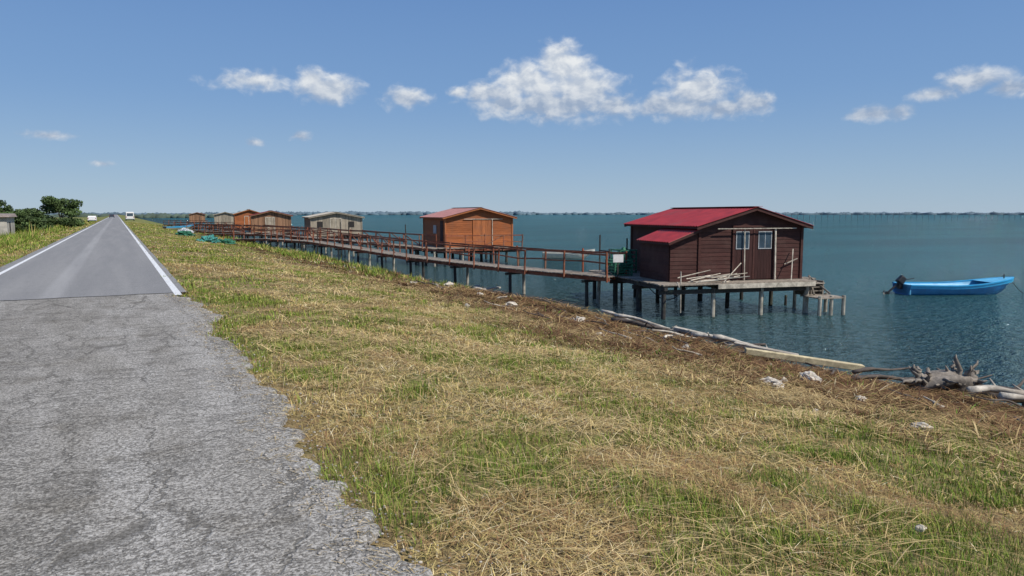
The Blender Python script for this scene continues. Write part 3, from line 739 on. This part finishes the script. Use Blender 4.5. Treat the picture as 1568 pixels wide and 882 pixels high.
for k in range(90):
    y=3+random.random()**1.3*42; x=random.uniform(9.4,14.2); a=random.uniform(-1.3,1.3)+math.pi/2; l=random.uniform(.3,1.3)
    log('driftwood_stick',(x,y),(x+l*math.cos(a)*.7,y+l*math.sin(a)),random.uniform(.012,.034),.008,random.choice((M_drift,M_driftd,M_driftd)),.06,(.07,.14))
e=empty('tree_stump',(12.95,7.35,Z(12.95,7.35)+.12)); mb=MB(); R=random.Random(21); e.rotation_euler=(0,0,math.radians(-32))
mb.tube([(-.62,0,.0),(-.42,.03,.05),(-.2,0,.10),(.05,-.03,.13),(.28,0,.11),(.5,.03,.04)],[.07,.13,.18,.20,.16,.08],18,.34)
for k in range(40):
    x=R.uniform(-.5,.45); az_=R.uniform(0,2*math.pi); el_=R.uniform(-.05,1.35); l=R.uniform(.16,.50); pts=[];rr=[]
    cx,cy,cz=math.cos(az_)*math.cos(el_),math.sin(az_)*math.cos(el_),math.sin(el_); r0=R.uniform(.03,.08)
    for q in range(7):
        t=q/6; pts.append((x+cx*l*t+R.uniform(-.03,.03),cy*l*t+R.uniform(-.03,.03),.10+l*t*cz+R.uniform(-.02,.02)+.05*math.sin(3*t+k))); rr.append(r0*(1-t)**.6+.008)
    mb.tube(pts,rr,7,.3)
m=wood('stump_wood',(.25,.215,.175),axis=(7,7,7),weather=(.08,.066,.055),wamt=.95); o=mb.obj('stump_and_roots',m,e,smooth=True)
def rock(name,loc,s,mat,seed):
    bm=bmesh.new(); bmesh.ops.create_icosphere(bm,subdivisions=3,radius=1); R=Vector((seed*3.1,seed,0))
    for v in bm.verts:
        d=mnoise.fractal(v.co*1.6+R,.8,2,5)*.5; v.co*=1+d
        v.co=Vector((v.co.x*s[0],v.co.y*s[1],v.co.z*s[2]))
    me=bpy.data.meshes.new(name); bm.to_mesh(me); bm.free(); me.materials.append(mat)
    o=bpy.data.objects.new(name,me); COL.objects.link(o); o.location=(loc[0],loc[1],Z(loc[0],loc[1])+s[2]*.45+.03); o.rotation_euler=(0,0,seed)
M_stone=plain('pale_stone',(.54,.48,.39),.85,.25,9,dirt=(.28,.22,.16))
for k,(x,y,s) in enumerate(((10.1,8.0,(.25,.14,.10)),(8.5,7.4,(.14,.10,.06)),(8.35,7.15,(.09,.06,.05)),(9.1,6.35,(.11,.07,.05)),(8.0,4.8,(.12,.06,.04)),(4.3,2.55,(.03,.025,.02)),(10.7,15.8,(.24,.13,.12)),(10.9,16.4,(.14,.1,.1)),(10.4,19,(.18,.1,.09)),(10.8,22,(.14,.1,.09)),(11.2,12.2,(.14,.1,.08)),(9.2,12.8,(.1,.07,.06)),(11.4,26,(.24,.14,.12)),(11.6,10.2,(.1,.08,.06)),(8.2,17.5,(.07,.05,.05)),(9.0,7.6,(.06,.04,.04)),(7.2,5.6,(.04,.03,.03)))):
    rock('pale_stone',(x,y),s,M_stone,k+1)
ico=bmesh.new(); bmesh.ops.create_icosphere(ico,subdivisions=1,radius=1); iv=np.array([v.co[:] for v in ico.verts]); ico.verts.ensure_lookup_table(); fi=np.array([[v.index for v in f.verts] for f in ico.faces]); ico.free()
Vs=[];Fs=[];o_=0
for k in range(1700):
    y=2.5+14*random.random()**1.6; x=edge(y)+random.gauss(-.08,.16); s=random.uniform(.003,.013)
    Vs.append(iv*np.array([s,s*random.uniform(.7,1.2),s*.6])+np.array([x,y,(0 if x<edge(y)-.05 else -.02)+s*.4])); Fs.append(fi+o_); o_+=len(iv)
tri_mesh('gravel',np.concatenate(Vs),np.concatenate(Fs),plain('gravel_stone',(.33,.30,.26),.9,.3,40,island=.3))
n=900; yy=2.5+14*rng.random(n)**1.5; xx=np.array([edge(v) for v in yy])-np.abs(rng.normal(0,.16,n)); C=STRAW*rng.uniform(.5,1.0,n)[:,None]
v,f,cc=blades(np.stack([xx,yy,np.full(n,.008)],-1),rng.uniform(0,6.28,n),rng.uniform(.03,.12,n),np.full(n,1.5),np.maximum(.003,yy*.0007),C); tri_mesh('straw_on_road',v,f,gm,cc)

def heap(name,loc,s,mat,seed):
    bm=bmesh.new(); bmesh.ops.create_icosphere(bm,subdivisions=5,radius=1)
    for v in bm.verts:
        d=mnoise.fractal(v.co*2.5+Vector((seed,0,0)),.9,2.1,6)*.45; v.co*=1+d
        v.co=Vector((v.co.x*s[0],v.co.y*s[1],max(v.co.z,-.2)*s[2]))
    me=bpy.data.meshes.new(name); bm.to_mesh(me); bm.free(); me.materials.append(mat); o=bpy.data.objects.new(name,me); COL.objects.link(o); o.location=(loc[0],loc[1],Z(loc[0],loc[1])+.05)
M_teal=plain('teal_net',(.04,.22,.19),.8,.5,9,dirt=(.10,.14,.09))
heap('fishing_net_heap',(6.1,60),(.7,.6,.42),M_teal,1); heap('fishing_net_heap',(7.6,63),(.8,.6,.3),M_green,4); heap('fishing_net_heap',(5.8,78),(.8,.6,.38),M_green,7)
heap('tarp_heap',(7.2,96),(.8,.8,.45),plain('white_tarp',(.5,.52,.53),.6,.2),9)
hull('beached_dinghy',(8.0,118,Z(8,118)+.15),20,4,1.5,(W1,B1,W2),False)

# ---------------------------------------------------------------- vehicles far down the road
def vehicle(name,loc,bearing,L,Wd,Hh,van,colm):
    e=empty(name,loc,bearing)
    if van: prof=[(0,.35),(0,Hh-.1),(.12,Hh),(L*.72,Hh),(L*.86,1.25),(L-.05,1.0),(L,.85),(L,.35)]
    else: prof=[(0,.35),(0,.85),(.15,1.0),(L*.14,1.02),(L*.26,Hh),(L*.60,Hh),(L*.74,.98),(L-.1,.8),(L,.65),(L,.35)]
    mb=MB(); n=len(prof)
    for sx_ in (-1,1): mb.v+=[(sx_*Wd/2*(1 if z<1.1 else .88),y,z) for y,z in prof]
    for q in range(n): r=(q+1)%n; mb.f.append((q,r,n+r,n+q))
    mb.f.append(tuple(range(n))); mb.f.append(tuple(range(n,2*n))[::-1]); mb.obj('body',colm,e,bevel=.05)
    mb=MB()
    for y in (L*.18,L*.8):
        for sx_ in (-1,1): mb.cyl((sx_*(Wd/2-.2),y,.33),(sx_*(Wd/2+.02),y,.33),.33,.33,16)
    mb.obj('wheels',M_black,e)
    mb=MB(); mb.box(-Wd*.36,-.012,1.15 if van else .0+1.05,Wd*.36,.1,Hh-.3 if van else 1.1); mb.box(-Wd*.45,-.03,.3,Wd*.45,.0,.5)
    if van: mb.box(-Wd/2-.01,L*.55,1.2,Wd/2+.01,L*.72,Hh-.35)
    mb.obj('windows_and_bumper',M_glass,e)
    mb=MB()
    for sx_ in (-1,1): mb.box(sx_*Wd*.43-.07,-.02,.75,sx_*Wd*.43+.07,.01,1.1)
    mb.obj('tail_lamps',M_red,e)
vehicle('parked_van',(3.0,205,-.12),0,4.8,1.95,2.2,True,M_white)
vehicle('parked_car',(-4.9,190,-.3),0,4.2,1.75,1.45,False,M_white)
vehicle('parked_car',(-1.6,330,.0),0,4.2,1.75,1.45,False,plain('dark_car_paint',(.03,.035,.045),.35,.05,2,bmp=0))

# ---------------------------------------------------------------- farm building on the left
e=empty('farm_building',(-13.2,100,-1.3),0)
mb=MB(); mb.box(-6,0,0,2.2,7,2.6); mb.obj('walls',plain('pale_render',(.42,.39,.34),.85,.15,1.5,dirt=(.30,.28,.24)),e)
mb=MB(); mb.prism8([(-6.4,-.4,2.6),(2.5,-.4,2.6),(2.5,7.4,2.6),(-6.4,7.4,2.6),(-6.2,.0,2.85),(2.3,.0,2.85),(2.3,7,3.0),(-6.2,7,3.0)]); mb.obj('roof',plain('old_tiles',(.25,.2,.17),.85,.25,6),e)
mb=MB()
for x in (-4.5,-2,.6): mb.box(x,-.02,1.1,x+.9,.02,2.1)
mb.box(2.19,2,0,2.22,3,2.0); mb.obj('openings',M_int,e)

# ---------------------------------------------------------------- trees
lm,T,b=newmat('leaves'); at=T.n('ShaderNodeAttribute',attribute_name='Col'); T.t.links.new(at.outputs['Color'],b.inputs['Base Color']); b.inputs['Roughness'].default_value=.6; b.inputs['Specular IOR Level'].default_value=.2
M_bark=plain('bark',(.10,.075,.055),.9,.3,10)
def foliage(blobs,n,leaf):
    Vs=[];Cs=[]
    for (c,r) in blobs:
        k=int(n*r[0]*r[2]); u=rng.normal(size=(k,3)); u/=np.linalg.norm(u,axis=1)[:,None]; rad=rng.random(k)**.45
        P=np.array(c)+u*rad[:,None]*np.array(r); tone=rng.uniform(.6,1.3)
        a=rng.normal(size=(k,3)); a/=np.linalg.norm(a,axis=1)[:,None]; bb=np.cross(a,rng.normal(size=(k,3))); bb/=np.linalg.norm(bb,axis=1)[:,None]
        s=leaf*rng.uniform(.6,1.3,k)[:,None]
        Vs.append(np.stack([P-a*s,P+bb*s*.6,P+a*s,P-bb*s*.6],1).reshape(-1,3))
        base=np.array([.075,.115,.038])*(1+rng.uniform(-.2,.3))*tone
        Cs.append(np.repeat(base*rng.uniform(.7,1.3,k)[:,None],4,0))
    V=np.concatenate(Vs); return V,np.arange(len(V)).reshape(-1,4),np.concatenate(Cs)
def tree(name,x,y,h,w,n=260,leaf=.12,trunk=True,zb=-1.3):
    e=empty(name,(x,y,zb)); R=random
    if trunk:
        mb=MB(); mb.tube([(0,0,-.2),(.05,0,h*.2),(.0,.05,h*.42),(.08,0,h*.7)],[.17,.13,.10,.04],8)
        for k in range(7):
            a=R.uniform(0,6.28); z=h*R.uniform(.2,.5); l=w*R.uniform(.25,.4); mb.tube([(0,0,z),(l*.5*math.cos(a),l*.5*math.sin(a),z+h*.15),(l*math.cos(a),l*math.sin(a),z+h*.28)],[.07,.045,.015],6)
        mb.obj('trunk_and_limbs',M_bark,e)
    bl=[]
    for k in range(18):
        a=R.uniform(0,6.28); q=R.random()**.5; z=h*(R.uniform(.30,.92) if trunk else R.uniform(.12,.8)); k2=math.sqrt(max(.15,1-abs(z/h-.55)*1.5))
        bl.append(((w*.38*q*math.cos(a)*k2,w*.38*q*math.sin(a)*k2,z),(w*R.uniform(.12,.2),w*R.uniform(.12,.2),h*R.uniform(.09,.14))))
    V,F,C=foliage(bl,n,leaf); o=tri_mesh('crown',V,F,lm,C); o.parent=e
tree('tree',-7.0,124,5.7,6.2,800,.14)
tree('bush',-10.2,121,4.2,6.0,800,.14,False); tree('bush',-12.0,118,3.9,5.5,800,.14,False); tree('tree',-13.4,119,4.9,5.0,700,.14); tree('bush',-8.8,112,3.0,4.6,800,.13,False)
tree('bush',-16.5,122,4.6,5,600,.15,False); tree('bush',-5.6,128,2.6,4,600,.15,False); tree('bush',-12.5,150,3.4,6,400,.2,False); tree('bush',-8.6,170,2.6,5,400,.2,False)
def treeline(name,spec,mat):
    Vs=[];Fs=[];off=0
    for (bg0,bg1,d,n,h0,h1,w) in spec:
        for k in range(n):
            bg=math.radians(random.uniform(bg0,bg1)); dd=d*random.uniform(.97,1.05); x=dd*math.sin(bg); y=dd*math.cos(bg)
            g=float(fbm(np.array([math.degrees(bg)*3]),np.array([d*.01]),1.1,3,3)[0])
            h=h0+(h1-h0)*max(0,min(1,(g-.3)*2.2))*random.uniform(.6,1.1); ww=w*random.uniform(.5,1.5)
            v=iv*(1+rng.uniform(-.25,.25,(len(iv),1)))*np.array([ww,ww,h])+np.array([x,y,-1.5]); Vs.append(v);Fs.append(fi+off);off+=len(iv)
    tri_mesh(name,np.concatenate(Vs),np.concatenate(Fs),mat)
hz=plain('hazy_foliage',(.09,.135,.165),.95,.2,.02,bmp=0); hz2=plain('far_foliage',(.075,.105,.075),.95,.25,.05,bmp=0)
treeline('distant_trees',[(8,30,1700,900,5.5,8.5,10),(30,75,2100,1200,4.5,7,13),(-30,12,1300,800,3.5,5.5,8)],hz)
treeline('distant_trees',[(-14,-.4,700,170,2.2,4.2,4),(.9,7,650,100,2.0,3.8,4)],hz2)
mb=MB()
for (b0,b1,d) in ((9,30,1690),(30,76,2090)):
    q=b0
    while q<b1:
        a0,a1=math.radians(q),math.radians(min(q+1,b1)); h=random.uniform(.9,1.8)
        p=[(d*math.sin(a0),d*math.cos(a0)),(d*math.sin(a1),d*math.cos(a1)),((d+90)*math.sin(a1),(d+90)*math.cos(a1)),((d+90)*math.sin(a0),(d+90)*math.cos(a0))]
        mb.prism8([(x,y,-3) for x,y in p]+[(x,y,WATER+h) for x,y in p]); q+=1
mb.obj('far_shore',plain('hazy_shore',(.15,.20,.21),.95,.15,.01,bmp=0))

# ---------------------------------------------------------------- light, sky, clouds
SUN_EL,SUN_AZ=50,150
sd=bpy.data.lights.new('sun','SUN'); sd.energy=5.0; sd.angle=math.radians(.5); sd.color=(1,.945,.86)
so=bpy.data.objects.new('sun',sd); COL.objects.link(so); so.rotation_euler=(math.radians(90-SUN_EL),0,math.radians(180-SUN_AZ))
w=bpy.data.worlds.new('World'); scene.world=w; w.use_nodes=True; T=NT(w.node_tree); w.node_tree.nodes.clear()
sky=T.n('ShaderNodeTexSky',sky_type='NISHITA'); sky.sun_disc=False; sky.sun_elevation=math.radians(SUN_EL); sky.sun_rotation=math.radians(SUN_AZ); sky.air_density=1.0; sky.dust_density=0; sky.ozone_density=3.0
tc=T.n('ShaderNodeTexCoord').outputs['Generated']; s=T.n('ShaderNodeSeparateXYZ',ins={0:tc})
az=T.math('MULTIPLY',T.math('ARCTAN2',s.outputs[0],s.outputs[1]),57.29578); el=T.math('MULTIPLY',T.math('ARCSINE',s.outputs[2]),57.29578)
# hand-set blue gradient mixed over the whole sky, hazier towards the horizon
g1=T.mix(T.ramp(el,-2,10),(4.0,5.6,7.3),(2.25,4.05,7.1)); g2=T.mix(T.ramp(el,5,26),g1,(1.15,2.6,6.1))
skyc=T.mix(.84,sky.outputs[0],g2)
bgs=T.n('ShaderNodeBackground'); bgs.inputs[1].default_value=.087; T.t.links.new(skyc,bgs.inputs[0])
P=T.n('ShaderNodeCombineXYZ',ins={0:az,1:el}).outputs[0]
B0=28.72
# azimuth offset, elevation, half-sizes (degrees), fullness
PUFF=[(3.75,11.2,1.8,1.5,1.1),(1.3,10.0,2.4,1.3,1.1),(5.2,9.5,2.5,1.8,1.1),(3.3,8.4,4.6,1.2,1.05),(-1.9,9.2,2.2,.9,1),(-4.0,9.3,1.2,.45,.85),(7.8,8.2,2.2,1.0,.95),(-.3,8.5,2.8,.9,1),
(14.2,9.2,2.2,1.4,1.1),(12.1,8.1,2.3,.95,1.05),(15.8,7.8,2.5,.7,1),(18.2,8.1,1.6,.85,1),
(-14.1,9.3,2.2,1.0,1.05),(-15.2,9.9,1.2,.8,1),(-19.3,9.6,3.8,.95,.70),(-8.3,8.9,1.8,.85,.90),
(26.6,6.9,2.0,.55,.9),(32.1,8.7,2.4,.95,.78),(30.0,8.0,1.8,.6,.72),(34.2,8.0,2.0,.7,.78),
(-32.4,5.15,2.2,.4,.68),(-19.4,5.2,.9,.4,.66),(-16.2,5.8,1.1,.5,.68),(-29.4,3.4,1.0,.3,.62),(60,9,5,1.5,1)]
cur=None
for (a,e_,rx,ry,o) in PUFF:
    sb=T.n('ShaderNodeVectorMath',operation='SUBTRACT'); T.t.links.new(P,sb.inputs[0]); sb.inputs[1].default_value=(B0+a,e_,0)
    ml=T.n('ShaderNodeVectorMath',operation='MULTIPLY'); T.t.links.new(sb.outputs[0],ml.inputs[0]); ml.inputs[1].default_value=(1/(rx*1.15),1/(ry*1.15),0)
    ln=T.n('ShaderNodeVectorMath',operation='LENGTH'); T.t.links.new(ml.outputs[0],ln.inputs[0])
    g=T.math('SUBTRACT',o,ln.outputs['Value'])
    cur=g if cur is None else T.math('SMOOTH_MAX',cur,g,.12)
D=cur
nz=T.noise(T.scale(P,(.62,.85,1)),1.0,6,.54,.25)
off=T.n('ShaderNodeVectorMath',operation='ADD'); T.t.links.new(P,off.inputs[0]); off.inputs[1].default_value=(.32,.50,0)
nz2=T.noise(T.scale(off.outputs[0],(.62,.85,1)),1.0,4,.54,.25)
dens=T.math('ADD',D,T.math('MULTIPLY',T.math('SUBTRACT',nz,.5),1.9))
alpha=T.math('MULTIPLY',T.ramp(dens,-.22,.72),.95)
lit=T.math('ADD',.42,T.math('MULTIPLY',T.math('SUBTRACT',nz,nz2),3.6),clamp=True)
hgt=T.ramp(el,7.8,10.8)
edge_l=T.ramp(dens,1.1,.25)
lit=T.math('ADD',T.math('ADD',T.math('MULTIPLY',lit,.52),T.math('MULTIPLY',hgt,.45)),T.math('MULTIPLY',edge_l,.08),clamp=True)
cc=T.mix(lit,(.29,.38,.53),(.84,.86,.87))
bgc=T.n('ShaderNodeBackground'); bgc.inputs[1].default_value=1.0; T.t.links.new(cc,bgc.inputs[0])
mx=T.n('ShaderNodeMixShader'); T.t.links.new(alpha,mx.inputs[0]); T.t.links.new(bgs.outputs[0],mx.inputs[1]); T.t.links.new(bgc.outputs[0],mx.inputs[2])
wo=T.n('ShaderNodeOutputWorld'); T.t.links.new(mx.outputs[0],wo.inputs[0])

# ---------------------------------------------------------------- camera
cd=bpy.data.cameras.new('camera'); cd.sensor_width=36; cd.lens=25.26; cd.clip_start=.1; cd.clip_end=20000
co=bpy.data.objects.new('camera',cd); COL.objects.link(co); co.location=(0,0,EYE); co.rotation_euler=(math.radians(90-5.92),0,math.radians(-28.72)); scene.camera=co
scene.view_settings.view_transform='Standard'; scene.view_settings.look='None'; scene.view_settings.exposure=0
